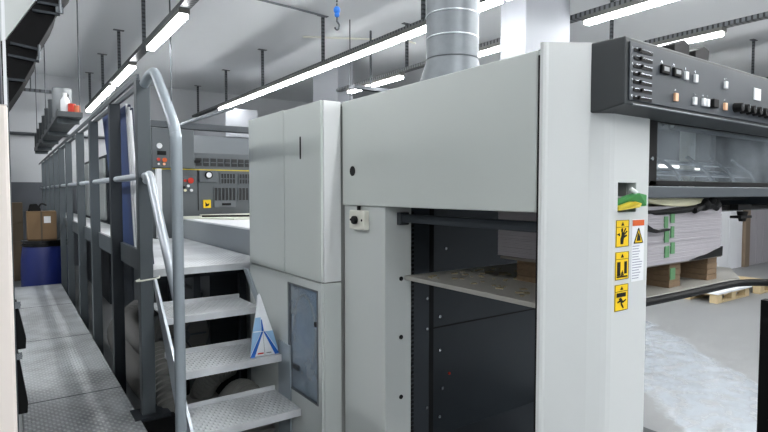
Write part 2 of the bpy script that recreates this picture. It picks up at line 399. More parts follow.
# control panel
cb = MB().prism([(1.303, .779, 1.728), (1.303, .780, 1.90), (1.303, .96, 1.905), (1.303, .96, 1.715), (1.303, .85, 1.715)], (2.0, 0, 0))
ctl = obj('control_panel', cb, 'control_dark', U, .004)
ctl['label'] = 'dark grey control panel with slots, switches and knobs'
pbox('face_plate', 1.318, 3.28, .775, .7795, 1.738, 1.888, 'control_face', ctl, .001)
for i in range(7):
    z = 1.869-i*.0205
    sl = pbox('lever_slot', 1.334, 1.424, .7735, .7755, z-.0055, z+.0025, 'black', ctl)
    obj('slot_highlight', MB().box(1.340, 1.422, .7725, .775, z+.0025, z+.0048), 'silver', sl)  # silver strip drawn as the bright highlight above the slot
    obj('slider', MB().box(1.355+.006*(i % 3), 1.362+.006*(i % 3), .768, .7735, z-.003, z+.005), 'black', sl)
    obj('slot_number', MB().box(1.326, 1.331, .7745, .7751, z+.001, z+.007), 'silver', sl)
for x in (1.487, 1.552):
    d_ = pbox('counter_display', x-.022, x+.022, .767, .7755, 1.824, 1.848, 'black', ctl, .002)
    obj('readout', MB().box(x-.014, x+.012, .7662, .7672, 1.831, 1.842), 'can_grey', d_)
    obj('mark', MB().box(x-.018, x-.010, .7745, .7751, 1.853, 1.859), 'silver', d_)
for x, z, m in ((1.605, 1.834, 'white'), (1.662, 1.833, 'white'), (1.549, 1.767, 'orange_lamp'), (1.659, 1.767, 'white'), (1.715, 1.769, 'white'), (1.739, 1.769, 'white'), (1.857, 1.836, 'white'), (1.857, 1.769, 'orange_lamp')):
    bn = pbox('push_button', x-.0085, x+.0085, .768, .7755, z-.0115, z+.0115, m, ctl, .0015)
    obj('mark', MB().box(x-.003, x+.003, .7745, .7751, z+.018, z+.023), 'silver', bn)
pbox('rocker_switch', 1.757, 1.79, .761, .7755, 1.757, 1.783, 'black', ctl, .002)
pbox('indicator_square', 2.072, 2.125, .772, .7755, 1.812, 1.852, 'white', ctl, .001)
for i in range(11):
    x = 1.93+i*.048
    kn = obj('rotary_knob', MB().cyl((x, .750, 1.772), (x, .7755, 1.772), .0135, .016, 16), 'black', ctl, .002)
    obj('pointer', MB().box(x-.002, x+.002, .748, .751, 1.772, 1.784), 'silver', kn)
obj('bright_rail', MB().tube([(1.335, .777, 1.728), (3.28, .777, 1.728)], .003, 8), 'beam_grey', ctl)
# viewing window under the control panel
fr = MB(); y0, y1 = .860, .884
fr.box(1.566, 3.25, y0, y1, 1.519, 1.536).box(1.566, 3.25, y0, y1, 1.712, 1.728).box(1.566, 1.622, y0, y1, 1.519, 1.72).box(3.2, 3.25, y0, y1, 1.519, 1.72)
wf = obj('window_frame', fr, 'black', U, .002)
pbox('pane', 1.622, 3.2, .870, .874, 1.536, 1.712, 'window_glass', wf)
obj('frame_latch', MB().cyl((1.582, .852, 1.60), (1.582, .860, 1.60), .006), 'silver', wf)
pbox('cross_beam', 1.566, 3.25, .856, .89, 1.482, 1.518, 'beam_grey', U, .003)
pbox('far_end_panel', 3.2, 3.23, .87, 2.85, 1.42, 1.885, 'dark_panel', U, .003)
# gripper mechanism behind the window
pbox('inner_screen', 1.55, 3.19, 1.55, 1.56, 1.50, 1.86, 'steel_sheet', U)
for i, x in enumerate((1.72, 2.02, 2.10, 2.55, 2.75)):
    pbox('gripper_post', x, x+(.05 if i != 1 else .09), 1.2, 1.25, 1.49, 1.87, ('galv_dark', 'dark_steel', 'galv', 'offwhite', 'galv_dark')[i], U, .003)
for x in (1.62, 1.78, 1.95, 2.2, 2.4, 2.6): obj('gripper_arm', MB().tube([(x, 1.05, 1.64), (x+.06, 1.0, 1.58), (x+.1, .98, 1.51)], .007, 8), 'silver', U)
for x0_, x1_, y_, z_ in ((2.36, 2.44, 1.30, 1.612), (2.47, 2.68, 1.30, 1.622), (2.60, 2.76, 1.38, 1.652), (2.80, 2.95, 1.32, 1.614)):
    lt = obj('added_glow_strip', MB().box(x0_, x1_, y_+.012, y_+.02, z_-.012, z_+.012), 'galv', U)  # glowing strips added to stand in for light streaks reflected in the pane
    obj('streak_tube', MB().cyl((x0_+.008, y_, z_), (x1_-.008, y_, z_), .007, n=10), 'streak_glow', lt)
obj('gripper_shaft', MB().cyl((1.56, 1.05, 1.575), (3.18, 1.05, 1.575), .014).cyl((1.56, 1.12, 1.62), (3.18, 1.12, 1.62), .01), 'chrome', U, smooth=True)
# gear below the beam
obj('sheet_guide', MB().prism([(1.60, .90, 1.478), (2.03, .90, 1.478), (2.02, .90, 1.463), (1.93, .90, 1.450), (1.80, .90, 1.452), (1.70, .90, 1.462)], (0, .10, 0)), 'cream', U, .004, smooth=False)
arm = MB().tube([(1.60, .93, 1.455), (1.66, .915, 1.435), (1.85, .905, 1.438), (2.0, .90, 1.446), (2.15, .905, 1.452)], .011, 8, 4).ball((1.63, .92, 1.437), .019).ball((2.02, .9, 1.455), .022).ball((2.10, .9, 1.462), .018).tube([(1.93, .89, 1.435), (2.05, .9, 1.455), (2.12, .9, 1.44)], .01, 8, 4).ball((2.07, .895, 1.47), .014)
obj('gripper_linkage', arm, 'black', U, smooth=True)
hd = MB().prism([(1.555, .885, 1.415), (1.60, .885, 1.408), (1.66, .885, 1.385), (1.70, .885, 1.378), (1.76, .885, 1.382), (1.76, .885, 1.374), (1.68, .885, 1.370), (1.60, .885, 1.382), (1.555, .885, 1.372)], (0, .012, 0))
obj('clamp_handle', hd, 'black', U, .002)
rb = MB().box(2.16, 3.19, .93, 1.02, 1.425, 1.445).box(2.16, 3.19, 1.2, 1.3, 1.46, 1.481).box(2.3, 2.42, .9, .93, 1.43, 1.452).cyl((2.35, .905, 1.385), (2.35, .905, 1.425), .012, .02).box(2.30, 2.40, .89, .93, 1.398, 1.408)
obj('lower_rail', rb, 'black', U, .002)
obj('support_leg', MB().box(2.735, 2.785, .92, .97, 0, 1.02).box(2.70, 2.78, .91, .92, .42, .50), 'black', U)
pbox('rail_highlight_strip', 2.18, 3.1, .925, .93, 1.427, 1.4295, 'silver', U)

# cabinet beside the unit
K = thing('press_cabinet', 'tall grey-green cabinet with glazed lower door beside the metal stairs', 'cabinet', (1.1, 2.02, 0))
obj('cabinet_body', MB().box(1.104, 1.30, 2.026, 2.848, .06, 1.885), 'inner_grey', K)
pbox('plinth', 1.11, 1.29, 2.03, 2.84, 0, .06, 'black', K)
du = pbox('door', 1.092, 1.104, 2.022, 2.388, 1.110, 1.889, 'grey_green', K, .003)
obj('handle_slot', MB().box(1.0905, 1.0925, 2.207, 2.220, 1.655, 1.745).cyl((1.0905, 2.2135, 1.655), (1.0925, 2.2135, 1.655), .0065).cyl((1.0905, 2.2135, 1.745), (1.0925, 2.2135, 1.745), .0065), 'black', du)
pbox('door', 1.092, 1.104, 2.394, 2.85, 1.110, 1.893, 'grey_green', K, .003)
pbox('front_panel', 1.104, 1.188, 2.016, 2.026, 1.110, 1.889, 'pale_bright', K, .002)
pbox('front_panel', 1.104, 1.188, 2.016, 2.026, .0, 1.104, 'panel_grey', K, .002)
lp = MB().box(1.092, 1.104, 2.355, 2.85, 0.02, 1.104).box(1.092, 1.104, 2.022, 2.052, .02, 1.104).box(1.092, 1.104, 2.052, 2.355, 1.07, 1.104).box(1.092, 1.104, 2.052, 2.355, .02, .56)
obj('lower_panel', lp, 'panel_grey', K)
wfr = MB().box(1.088, 1.102, 2.052, 2.06, .56, 1.07).box(1.088, 1.102, 2.335, 2.355, .56, 1.07).box(1.088, 1.102, 2.06, 2.335, 1.062, 1.07).box(1.088, 1.102, 2.06, 2.335, .56, .566)
dr = obj('glazed_door', wfr, 'galv', K, .001)
pbox('pane', 1.0955, 1.0985, 2.06, 2.335, .566, 1.062, 'door_glass', dr)
pbox('handle', 1.084, 1.0955, 2.24, 2.30, .665, .688, 'galv_dark', dr, .004)
obj('lock', MB().cyl((1.086, 2.07, .92), (1.0955, 2.07, .92), .012), 'black', dr)
rl = MB(); rl.tube([(1.1035, 2.2+.11*math.cos(a), .86+.17*math.sin(a)) for a in [i*PI/8-.4 for i in range(12)]], .008, 8)
obj('cable', rl, 'hose', K, smooth=True)

# galvanised duct
D = thing('exhaust_duct', 'round galvanised exhaust duct rising from the press top to the ceiling', 'duct', (1.79, 2.0, 1.886))
cx, cy = 1.80, 1.98
obj('duct_pipe', MB().lathe((cx, cy, 0), [(.128, 2.12), (.128, 3.8)], 40), 'galv', D, smooth=True)
obj('flared_base', MB().lathe((cx, cy, 0), [(.20, 1.887), (.20, 1.90), (.130, 2.13), (.130, 2.14)], 40), 'galv', D, smooth=True)
for z, m in ((2.14, 'galv_dark'), (2.24, 'seam'), (2.35, 'seam'), (2.46, 'seam'), (2.62, 'seam'), (2.8, 'seam'), (3.0, 'seam'), (3.3, 'seam'), (3.6, 'seam')):
    obj('seam_ring', MB().lathe((cx, cy, z), [(.128, 0), (.1315, .002), (.1315, .005), (.128, .007)], 40), m, D, smooth=True)

# things on top of the control panel
for i, (x, l) in enumerate(((1.70, 'black angled clamp block on top of the control panel, nearer the slots'), (1.83, 'black angled clamp block on top of the control panel, nearer the knobs'))):
    t = thing('clamp_block', l, 'clamp', (x, .85, 1.905))
    obj('block', MB().prism([(x-.05, .83, 1.918), (x+.04, .83, 1.912), (x+.045, .83, 1.958), (x+.01, .83, 1.967), (x-.05, .83, 1.945)], (0, .05, 0)), 'black', t, .003)
    obj('foot', MB().box(x-.03, x+.03, .835, .875, 1.9035, 1.914), 'dark_steel', t)
tag(obj('curled_label', MB().prism([(1.62, .86, 1.905), (1.665, .86, 1.925), (1.67, .86, 1.922), (1.63, .86, 1.903)], (0, .04, 0)), 'white'), 'small white curled slip beside the black clamps on the control panel', 'paper slip')
# holder in the slot
t = thing('wedge_holder', 'green plastic holder with a yellow wedge sticking out of the panel slot', 'plastic holder', (1.44, .84, 1.445))
obj('green_body', MB().prism([(1.392, .875, 1.449), (1.455, .818, 1.458), (1.492, .818, 1.460), (1.492, .818, 1.492), (1.455, .818, 1.497), (1.392, .875, 1.466)], (0, .024, 0)), 'green_plastic', t, .002)
obj('yellow_wedge', MB().prism([(1.394, .842, 1.447), (1.440, .808, 1.457), (1.452, .808, 1.468), (1.43, .815, 1.474), (1.396, .842, 1.458)], (0, .02, 0)), 'yellow_plastic', t, .002)
obj('white_clip', MB().cyl((1.458, .83, 1.497), (1.444, .84, 1.510), .006), 'white', t)

# paper stack on its pallet
P = thing('stack_pallet', 'brown wooden pallet lifted on the press plate under the printed stack', 'pallet', (1.5, .94, 1.166))
for x in (1.57, 1.87, 2.15):
    for k in range(4):
        pass
    mb = MB()
    for k in range(4): mb.box(x+.002*(k % 2), x+.078-.002*(k % 2), .94, 1.36, 1.1665+k*.0215, 1.1665+k*.0215+.0205)
    obj('runner', mb, 'wood', P, .001)
pbox('deck_board', 1.50, 2.23, .925, 1.38, 1.253, 1.262, 'wood_grey', P, .001)
pbox('runner_board', 1.66, 2.14, 1.30, 1.36, 1.1665, 1.188, 'wood_grey', P)
st = MB()
n = 34
for k in range(n):
    z = 1.2625+k*.0056; j = .0012*math.sin(k*2.3)+random.uniform(-.0012, .0012)
    st.box(1.51+j, 2.172+j, .905+j, 1.40+j, z, z+.0052)
S = obj('paper_stack', st, 'stack_lilac'); tag(S, 'tall stack of printed paper sheets with green tape strips inside the press', 'paper stack')
for x, z, w_ in ((1.755, 1.40, .022), (1.795, 1.415, .024), (1.758, 1.352, .026), (1.798, 1.366, .02), (1.762, 1.302, .026), (1.80, 1.312, .024)):
    obj('tape_strip', MB().box(x, x+w_, .9005, .904, z-.018, z+.020), 'green_tape', S)
tag(pbox('tape_strip_roll', 1.80, 1.83, .90, .9035, 1.207, 1.2455, 'green_tape', None), 'loose green tape strip hanging between the pallet runners below the stack', 'tape')
obj('corner_sheet', MB().prism([(1.93, .90, 1.262), (2.175, .90, 1.263), (2.178, .90, 1.298), (2.08, .90, 1.280)], (0, .006, 0)), 'black', S)

# access stairs -------------------------------------------------
T = thing('access_stairs', 'steep metal stairs with checker plate treads and a bent grey handrail', 'stairs', (.85, 2.2, 0))
for y, z, x1 in ((2.655, .9, 1.065), (2.42, .7, 1.085), (2.21, .5, 1.085), (2.0, .3, 1.085)):
    tr_ = MB().box(.605, x1, y, y+.30, z-.008, z).box(.605, x1, y, y+.006, z-.034, z-.006).box(.605, x1, y+.294, y+.30, z-.008, z+.022)
    obj('tread', tr_, 'tread_plate', T, .001)
def stringer(x, w_):
    m = MB(); a = [(x, 2.80, 1.07), (x, 2.86, 1.07), (x, 1.98, .0), (x, 1.86, .0), (x, 1.86, .1)]
    m.prism([(x, 2.775, 1.09), (x, 2.83, 1.09), (x, 2.50, .84), (x, 2.02, 0), (x, 1.93, 0), (x, 2.44, .84)][:6], (w_, 0, 0)); return m
obj('stringer', MB().prism([(.578, 2.78, 1.07), (.578, 2.83, 1.07), (.578, 1.97, 0.0), (.578, 1.90, 0.0), (.578, 2.0, .38)], (.012, 0, 0)), 'rail_pale', T)
obj('stringer', MB().prism([(1.078, 2.86, 1.07), (1.078, 2.92, 1.07), (1.078, 2.50, .70), (1.078, 2.45, .70)], (.012, 0, 0)).box(1.084, 1.091, 2.325, 2.46, .0, .765), 'rail_paint', T)
obj('handrail', MB().tube([(.53, 2.68, 2.0), (.53, 2.60, 2.015), (.53, 2.51, 2.02), (.53, 2.455, 2.005), (.53, 2.41, 1.97), (.53, 2.29, 1.87), (.53, 2.17, 1.765), (.53, 2.14, 1.72), (.53, 2.13, 1.66), (.53, 2.13, 1.2), (.53, 2.13, .6), (.53, 2.13, 0)], .021, 16, 4), 'rail_paint', T, smooth=True)
obj('mid_rail', MB().tube([(.53, 2.67, 1.55), (.53, 2.63, 1.575), (.53, 2.59, 1.565), (.53, 2.50, 1.46), (.53, 2.15, 1.08)], .019, 16, 4), 'rail_pale', T, smooth=True)

# gallery platform ----------------------------------------------
G = thing('gallery_platform', 'long raised operator gallery with grey posts, rails and checker plate deck', 'platform', (.85, 2.9, 0))
obj('deck', MB().box(.6, 1.24, 2.92, 4.85, 1.062, 1.10).box(.6, 1.02, 4.85, 12.2, 1.062, 1.10), 'tread_plate', G, .002)
pbox('toe_beam', .545, .565, 2.78, 12.2, 1.09, 1.20, 'post_paint', G, .002)
ys = [2.74, 3.55, 4.5, 5.4, 6.5, 7.4, 8.3, 9.2, 10.2, 11.2]
for i, y in enumerate(ys):
    p_ = pbox('post', .50, .56, y-.03, y+.03, .0 if i else .43, 2.02, 'post_paint' if i != 1 else 'dark_steel', G, .003)
    obj('foot_plate', MB().box(.46, .62, y-.07, y+.07, .42 if i == 0 else 0, .435 if i == 0 else .015), 'dark_steel', p_)
pbox('support_block', .50, .64, 2.66, 2.84, 0, .42, 'black', G)
obj('top_rail', MB().box(.50, .512, 2.70, 12.2, 2.02, 2.045).box(.548, .56, 2.70, 12.2, 2.02, 2.045), 'post_paint', G)
obj('mid_rail', MB().tube([(.53, 2.66, 1.575), (.53, 12.2, 1.575)], .017, 12), 'rail_pale', G, smooth=True)
obj('support_frame', MB().box(.62, .66, 3.2, 3.24, 0, 1.06).box(1.16, 1.2, 3.2, 3.24, 0, 1.06).box(.88, .92, 3.2, 3.24, 0, 1.06).box(.62, 1.2, 3.2, 3.24, 1.0, 1.06), 'dark_steel', G)
obj('cable_tie', MB().tube([(.495, 2.70, 1.09), (.475, 2.66, 1.088), (.565, 2.66, 1.095), (.58, 2.68, 1.10)], .004, 6, 3), 'offwhite', G)
# walkway
W = thing('walkway_platform', 'low checker plate walkway beside the gallery posts leading to the blue barrel', 'walkway', (.25, 1.2, 0))
pbox('deck', .03, .485, 1.1, 7.25, .405, .43, 'walk_plate', W, .003)
for y in (2.2, 3.9, 5.6, 7.1): pbox('support', .06, .46, y, y+.05, 0, .405, 'black', W)
pbox('side_skirt', .465, .48, 1.1, 7.25, .3, .405, 'dark_steel', W)
for y in (3.2, 4.55, 5.9): pbox('joint_strip', .03, .485, y, y+.006, .4285, .4315, 'dark_steel', W)

# machine side below the gallery
mb = thing('press_underframe', 'dark press frame with recesses under the raised gallery deck', 'machine base', (1.2, 3.3, 0))
pbox('frame_wall', 1.02, 1.24, 3.35, 4.9, 0, 1.0, 'dark_panel', mb)
for y in (3.5, 4.2): pbox('access_cover', .99, 1.02, y, y+.6, .25, .85, 'dark_steel', mb, .005)
for y in (4.3,): pbox('junction_box', .86, .99, y, y+.35, .6, .92, 'galv_dark', mb, .006)
def hose(name, pts, r, label, m='hose', group=None):
    o = obj(name, MB().tube(pts, r, 20, 14, rf=lambda i: 1+(.06 if i % 2 else -.06)), m, smooth=True); return tag(o, label, 'hose')
hose('air_hose', [(1.0, 3.25, .10), (.98, 2.95, .28), (1.0, 2.75, .42), (1.02, 2.60, .36), (1.01, 2.52, .20), (.98, 2.50, .07)], .075, 'thick corrugated grey hose looping under the stairs near the cabinet')
hose('air_hose', [(.84, 3.12, .2), (.86, 2.95, .42), (.90, 2.90, .50), (1.0, 2.93, .53)], .06, 'thick grey hose end behind the tread that carries the bag')
hose('air_hose', [(.66, 3.10, .62), (.65, 2.92, .54), (.66, 2.78, .40), (.70, 2.68, .22), (.75, 2.66, .07)], .07, 'corrugated grey hose bending down behind the stair handrail')
hose('air_hose', [(.72, 3.25, .30), (.69, 3.6, .30), (.69, 4.1, .33), (.70, 4.6, .42), (.9, 4.9, .5)], .09, 'corrugated grey hose lying along the posts beside the walkway', 'hose_dark')
hose('air_hose', [(.72, 3.4, .52), (.68, 3.7, .54), (.70, 4.2, .57), (.92, 4.4, .6)], .06, 'thin grey hose lying above the long hose beside the walkway', 'hose_dark')
fan = thing('round_blower', 'round blower housing with spokes behind the stair treads', 'blower', (.80, 3.15, .6))
obj('housing', MB().cyl((.80, 3.14, .68), (.80, 3.24, .68), .15, n=32), 'hose_dark', fan, .01)
sp = MB()
for k in range(6):
    a = k*PI/3; sp.cyl((.80+.03*math.cos(a), 3.135, .68+.03*math.sin(a)), (.80+.13*math.cos(a), 3.135, .68+.13*math.sin(a)), .007, n=8)
sp.cyl((.80, 3.12, .68), (.80, 3.14, .68), .035)
obj('spokes', sp, 'galv_dark', fan)
pbox('leg', .76, .84, 3.17, 3.21, 0, .54, 'black', fan)
pb = thing('pump_box', 'grey steel box standing on the floor below the stairs', 'box', (.84, 2.75, 0))
pbox('box_body', .72, .93, 2.72, 3.02, 0, .36, 'galv_dark', pb, .006)
pbox('lid', .715, .935, 2.715, 3.025, .36, .372, 'hose', pb, .002)
cvp = thing('side_cover', 'tilted dark grey cover plate leaning behind the gallery corner post', 'cover plate', (.62, 3.3, 0))
obj('plate', MB().prism([(.68, 3.3, .42), (.68, 3.72, .42), (.68, 3.62, .86), (.68, 3.42, .86)], (.02, 0, 0)), 'hose_dark', cvp, .002)
pbox('stand', .67, .71, 3.34, 3.68, .0, .42, 'black', cvp)

# bag on the tread
bg = thing('plastic_bag', 'white and blue plastic bag propped upright on a stair tread', 'bag', (1.02, 2.45, .7))
def bagmesh(pts, off=0):
    return MB().prism([(x-off, y-off, z) for x, y, z in pts], (.012, .02, 0))
b_ = MB()
bot = [(.935, 2.452, .701), (1.080, 2.437, .701), (1.083, 2.56, .701), (.98, 2.60, .701)]
mid = [(.955, 2.47, .82), (1.055, 2.46, .82), (1.066, 2.54, .82), (1.0, 2.57, .82)]
top = [(.982, 2.49, .93), (1.025, 2.485, .93), (1.035, 2.52, .93), (1.01, 2.54, .93)]
tip = [(.990, 2.50, .985), (1.002, 2.495, 1.005), (1.010, 2.51, 1.0), (1.0, 2.52, .985)]
rings = [[b_.b.verts.new(p) for p in r] for r in (bot, mid, top, tip)]
for a, c in zip(rings, rings[1:]):
    for k in range(4): b_.b.faces.new((a[k], a[(k+1) % 4], c[(k+1) % 4], c[k]))
b_.b.faces.new(rings[0][::-1]); b_.b.faces.new(rings[-1])
obj('bag_body', b_, 'bag_white', bg, .006)
def onface(i, j, pts, d, name, m, fl=0):
    # polygon on the side between corner i and j ; pts (t along, h level 0..2)
    lv = [bot, mid, top]
    def P(t, h):
        k = min(int(h), 1); f = h-k
        a = Vector(lv[k][i]).lerp(Vector(lv[k+1][i]), f); b = Vector(lv[k][j]).lerp(Vector(lv[k+1][j]), f)
        return a.lerp(b, t)
    mm = MB(); nrm = Vector(d)
    vs_ = [P(*q)+nrm*.003 for q in pts]
    mm.prism(vs_, nrm*.0015); return obj(name, mm, m, bg)
N0 = (-.25, -.97, 0)
onface(0, 1, [(0, 0), (.15, 0), (.52, .98), (.44, .98)], N0, 'blue_stripe', 'bag_blue')
onface(0, 1, [(.85, .02), (1, .06), (.60, .98), (.53, .98)], N0, 'blue_stripe', 'bag_blue')
onface(0, 1, [(.44, 1), (.56, 1), (.52, 1.5), (.46, 1.5)], N0, 'blue_stripe', 'bag_blue')
onface(0, 1, [(0, .08), (.42, .98), (0, .98)], N0, 'sky_panel', 'bag_sky')
onface(0, 1, [(1, .15), (1, .98), (.62, .98)], N0, 'sky_panel', 'bag_sky')
onface(0, 1, [(0, 1.02), (.42, 1.02), (.45, 1.6), (.05, 1.6)], N0, 'sky_panel', 'bag_sky')
onface(0, 1, [(.495, .05), (.51, .05), (.51, .95), (.5, .95)], N0, 'centre_seam', 'can_grey')
onface(0, 1, [(.25, .10), (.46, .10), (.46, .15), (.27, .15)], N0, 'red_print', 'red')
onface(0, 1, [(.56, .10), (.74, .10), (.73, .14), (.56, .14)], N0, 'grey_print', 'can_grey')

# left tower and the black bellows over it
tw = thing('machine_tower', 'pale upright machine housing at the frame edge beside the walkway', 'machine', (-.35, 1.3, 0))
pbox('housing', -.7, .004, 1.2, 2.2, 0, 1.66, 'tower_warm', tw, .006)
pbox('upper_housing', -.3, -.004, 1.22, 1.5, 1.66, 2.6, 'tower_grey', tw, .004)
pbox('corner_bead', -.001, .004, 1.205, 1.22, 1.66, 2.1, 'white', tw)
pbox('side_panel', -.02, .008, 1.6, 3.4, 0.02, 1.78, 'dark_steel', tw, .004)
for z0, z1, n_ in ((1.01, 1.16, 0), (.805, 1.0, 1)):
    f_ = obj('rubber_flap', MB().prism([(.008, 2.0, z1), (.014, 2.0, z1), (.036, 2.0, z0+.03), (.034, 2.0, z0), (.008, 2.0, z0)], (0, .05, 0)), 'black', tw, .001)
    obj('bracket', MB().box(.008, .024, 1.992, 2.0, z1-.02, z1).cyl((.02, 1.99, z1-.01), (.02, 2.0, z1-.01), .005), 'silver', f_)
bl = thing('bellows_cover', 'black ribbed slanting cover hanging over the pale machine tower', 'machine cover', (0, 2.25, 1.8))
poly = [(-.02, 1.995), (.009, 2.005), (.099, 2.155), (.15, 2.24), (.215, 2.24), (.167, 2.168), (.160, 2.133), (.148, 2.10), (.100, 2.002), (.094, 1.958), (.085, 1.94), (.049, 1.862), (.009, 1.791), (-.02, 1.76)]
obj('cover_skin', MB().prism([(x, 2.2, z) for x, z in poly], (0, .25, 0)), 'bellows_black', bl, .002)
for x, z, x2, z2 in ((.10, 2.15, .175, 2.15), (.085, 2.12, .165, 2.12), (.02, 2.0, .106, 1.99), (.012, 1.96, .10, 1.95), (.01, 1.88, .06, 1.88)):
    obj('rib', MB().prism([(x, 2.19, z), (x2, 2.19, z2), (x2, 2.19, z2-.008), (x, 2.19, z-.008)], (0, .01, 0)), 'dark_steel', bl)
obj('hinge', MB().box(.152, .175, 2.185, 2.2, 2.12, 2.14).cyl((.1, 2.185, 1.95), (.1, 2.185, 2.0), .004).cyl((.165, 2.185, 2.12), (.165, 2.185, 2.165), .004), 'galv', bl)
obj('light_panel', MB().prism([(-.2, 2.2, 1.9), (-.02, 2.2, 1.995), (.009, 2.2, 2.01), (.099, 2.2, 2.16), (.14, 2.2, 2.24), (-.2, 2.2, 2.6)], (0, .02, 0)), 'panel_grey', bl)

# grey bench in the middle with sheets, dark press unit behind -------------
bn = thing('machine_bench', 'low grey machine bench beyond the stair landing topped with pale sheets', 'machine bench', (1.5, 3.5, 0))
pbox('bench_body', 1.25, 2.9, 2.9, 4.9, .0, 1.26, 'bench_paint', bn, .006)
pbox('bench_top', 1.24, 2.9, 2.9, 4.92, 1.26, 1.272, 'white', bn, .002)
tag(obj('cover_sheet', MB().prism([(1.22, 4.7, 1.273), (1.5, 4.25, 1.273), (2.6, 4.25, 1.273), (2.6, 4.9, 1.273), (1.22, 4.9, 1.273)], (0, 0, .012)), 'offwhite'), 'large cream sheet lying flat on the bench before the dark press unit', 'sheet')
tag(obj('cover_sheet', MB().prism([(1.42, 4.93, 1.287), (1.62, 4.45, 1.287), (2.6, 4.40, 1.287), (2.6, 4.93, 1.287)], (0, 0, .01)), 'offwhite'), 'smaller curved cream sheet on top of the large sheet', 'sheet')
tag(obj('sheet_strap', MB().tube([(1.33, 4.55, 1.297), (1.6, 4.40, 1.30), (1.9, 4.32, 1.30), (2.3, 4.30, 1.30)], .008, 8, 4), 'black'), 'thin black cable lying across the cream sheets on the bench', 'cable')
DK = thing('press_unit', 'dark grey press unit with vent grilles, red switches and a white gauge', 'printing press', (1.6, 5.0, 0))
X5 = lambda u: 1.037+.00908*(u-152)
Z5 = lambda v: 1.709+(168-v)*.0088
pbox('unit_body', 1.03, 2.9, 5.0, 5.9, 0, 1.86, 'machine_dark', DK, .006)
obj('hood', MB().prism([(1.30, 4.995, 1.85), (1.30, 5.35, 2.05), (1.30, 5.9, 2.05), (1.30, 5.9, 1.85)], (1.6, 0, 0)), 'machine_mid', DK, .006)
up = pbox('switch_panel', 1.03, 1.39, 4.96, 5.0, 1.712, 2.06, 'machine_dark', DK, .006)
pbox('upper_body', 1.03, 1.30, 5.0, 5.9, 1.86, 2.06, 'machine_dark', DK, .006)
obj('round_emblem', MB().cyl((X5(158), 4.95, Z5(146)), (X5(158), 4.96, Z5(146)), .024), 'white', up, .003)
pbox('display', X5(156), X5(164), 4.95, 4.96, Z5(155), Z5(151), 'black', up)
for u, v, m, r in ((157, 159.5, 'red', .014), (162.5, 160, 'orange', .019), (157, 164, 'white', .009), (162, 164, 'orange_lamp', .011)):
    obj('button', MB().cyl((X5(u), 4.945, Z5(v)), (X5(u), 4.96, Z5(v)), r), m, up)
pbox('trim_strip', 1.04, 2.9, 4.992, 5.0, 1.700, 1.709, 'yellow_plastic', DK)
for k in range(14):
    u = 193.5+k*7.3; f_ = pbox('vent_slot', X5(u), X5(u+5.4), 4.992, 5.0, Z5(164.5), Z5(156.5), 'grille', DK)
    obj('louvre', MB().box(X5(u), X5(u+5.4), 4.987, 4.992, Z5(161), Z5(160.3)), 'machine_mid', f_)
pbox('drip_rail', X5(187), X5(197), 4.97, 5.0, Z5(161.5), Z5(159), 'black', DK)
ep = pbox('switch_plate', X5(180), X5(193), 4.985, 5.0, Z5(193), Z5(176), 'machine_dark', DK, .002)
for u, v, m, r in ((187.5, 180, 'red', .026), (182, 180, 'red', .012), (185, 185.5, 'white', .012), (182, 190, 'cream', .012), (188, 190, 'white', .013), (181, 187, 'black', .012)):
    obj('button', MB().cyl((X5(u), 4.97, Z5(v)), (X5(u), 4.985, Z5(v)), r), m, ep)
gp = pbox('gauge_plate', X5(196), X5(214), 4.975, 5.0, Z5(181.5), 1.697, 'machine_mid', DK, .003)
obj('gauge', MB().cyl((X5(205), 4.955, Z5(174)), (X5(205), 4.975, Z5(174)), .034), 'black', gp)
obj('gauge_face', MB().cyl((X5(205), 4.952, Z5(174)), (X5(205), 4.955, Z5(174)), .024), 'white', gp)
def grl(u0, u1, v0, v1, nx, ny):
    g_ = pbox('vent_grille', X5(u0), X5(u1), 4.992, 5.0, Z5(v1), Z5(v0), 'grille', DK)
    m_ = MB()
    for i in range(nx+1):
        x = X5(u0+(u1-u0)*i/nx); m_.box(x-.0035, x+.0035, 4.986, 4.992, Z5(v1), Z5(v0))
    for i in range(ny+1):
        z = Z5(v0+(v1-v0)*i/ny); m_.box(X5(u0), X5(u1), 4.986, 4.992, z-.0035, z+.0035)
    obj('bars', m_, 'machine_mid', g_)
for off in (0, 20.5, 41, 61.5):
    grl(218+off*.95, 233.5+off*.95, 172, 183, 5, 2); grl(211+off*1.25, 233.5+off*1.25, 187, 201, 6, 1)
pbox('tray_plate', X5(211), X5(233.5), 4.985, 5.0, Z5(208), Z5(201.5), 'galv', DK)
pbox('handle', X5(219), X5(228), 4.97, 4.985, Z5(206), Z5(203.5), 'black', DK, .003)
wsn = pbox('warning_sign', X5(200), X5(207.5), 4.988, 5.0, Z5(208.5), Z5(200), 'yellow', DK)
obj('pictogram', MB().prism([(X5(202), 4.986, Z5(207)), (X5(205.5), 4.986, Z5(206)), (X5(206), 4.986, Z5(203.5)), (X5(204), 4.986, Z5(204.5)), (X5(201.5), 4.986, Z5(202)), (X5(202), 4.986, Z5(204.5))], (0, .002, 0)), 'black', wsn)
pbox('panel_joint', X5(195), X5(195.6), 4.994, 5.0, Z5(211), 1.70, 'black', DK)
tag(pbox('slim_upright', 1.045, 1.085, 4.86, 4.92, 1.101, 1.70, 'white', None, .003, loc=(1.06, 4.89, 1.1)), 'slim white upright standing on the gallery deck before the dark press unit', 'upright')
t = thing('overhead_duct_bar', 'dark horizontal steel bar above the hood of the dark press unit', 'beam', (2, 6.2, 2.2))
pbox('bar', 1.2, 4.2, 6.15, 6.25, 2.20, 2.27, 'galv_dark', t, .004)
for x in (1.5, 3.8): obj('hanger_rod', MB().cyl((x, 6.2, 2.27), (x, 6.2, 3.8), .008, n=8), 'galv_dark', t)
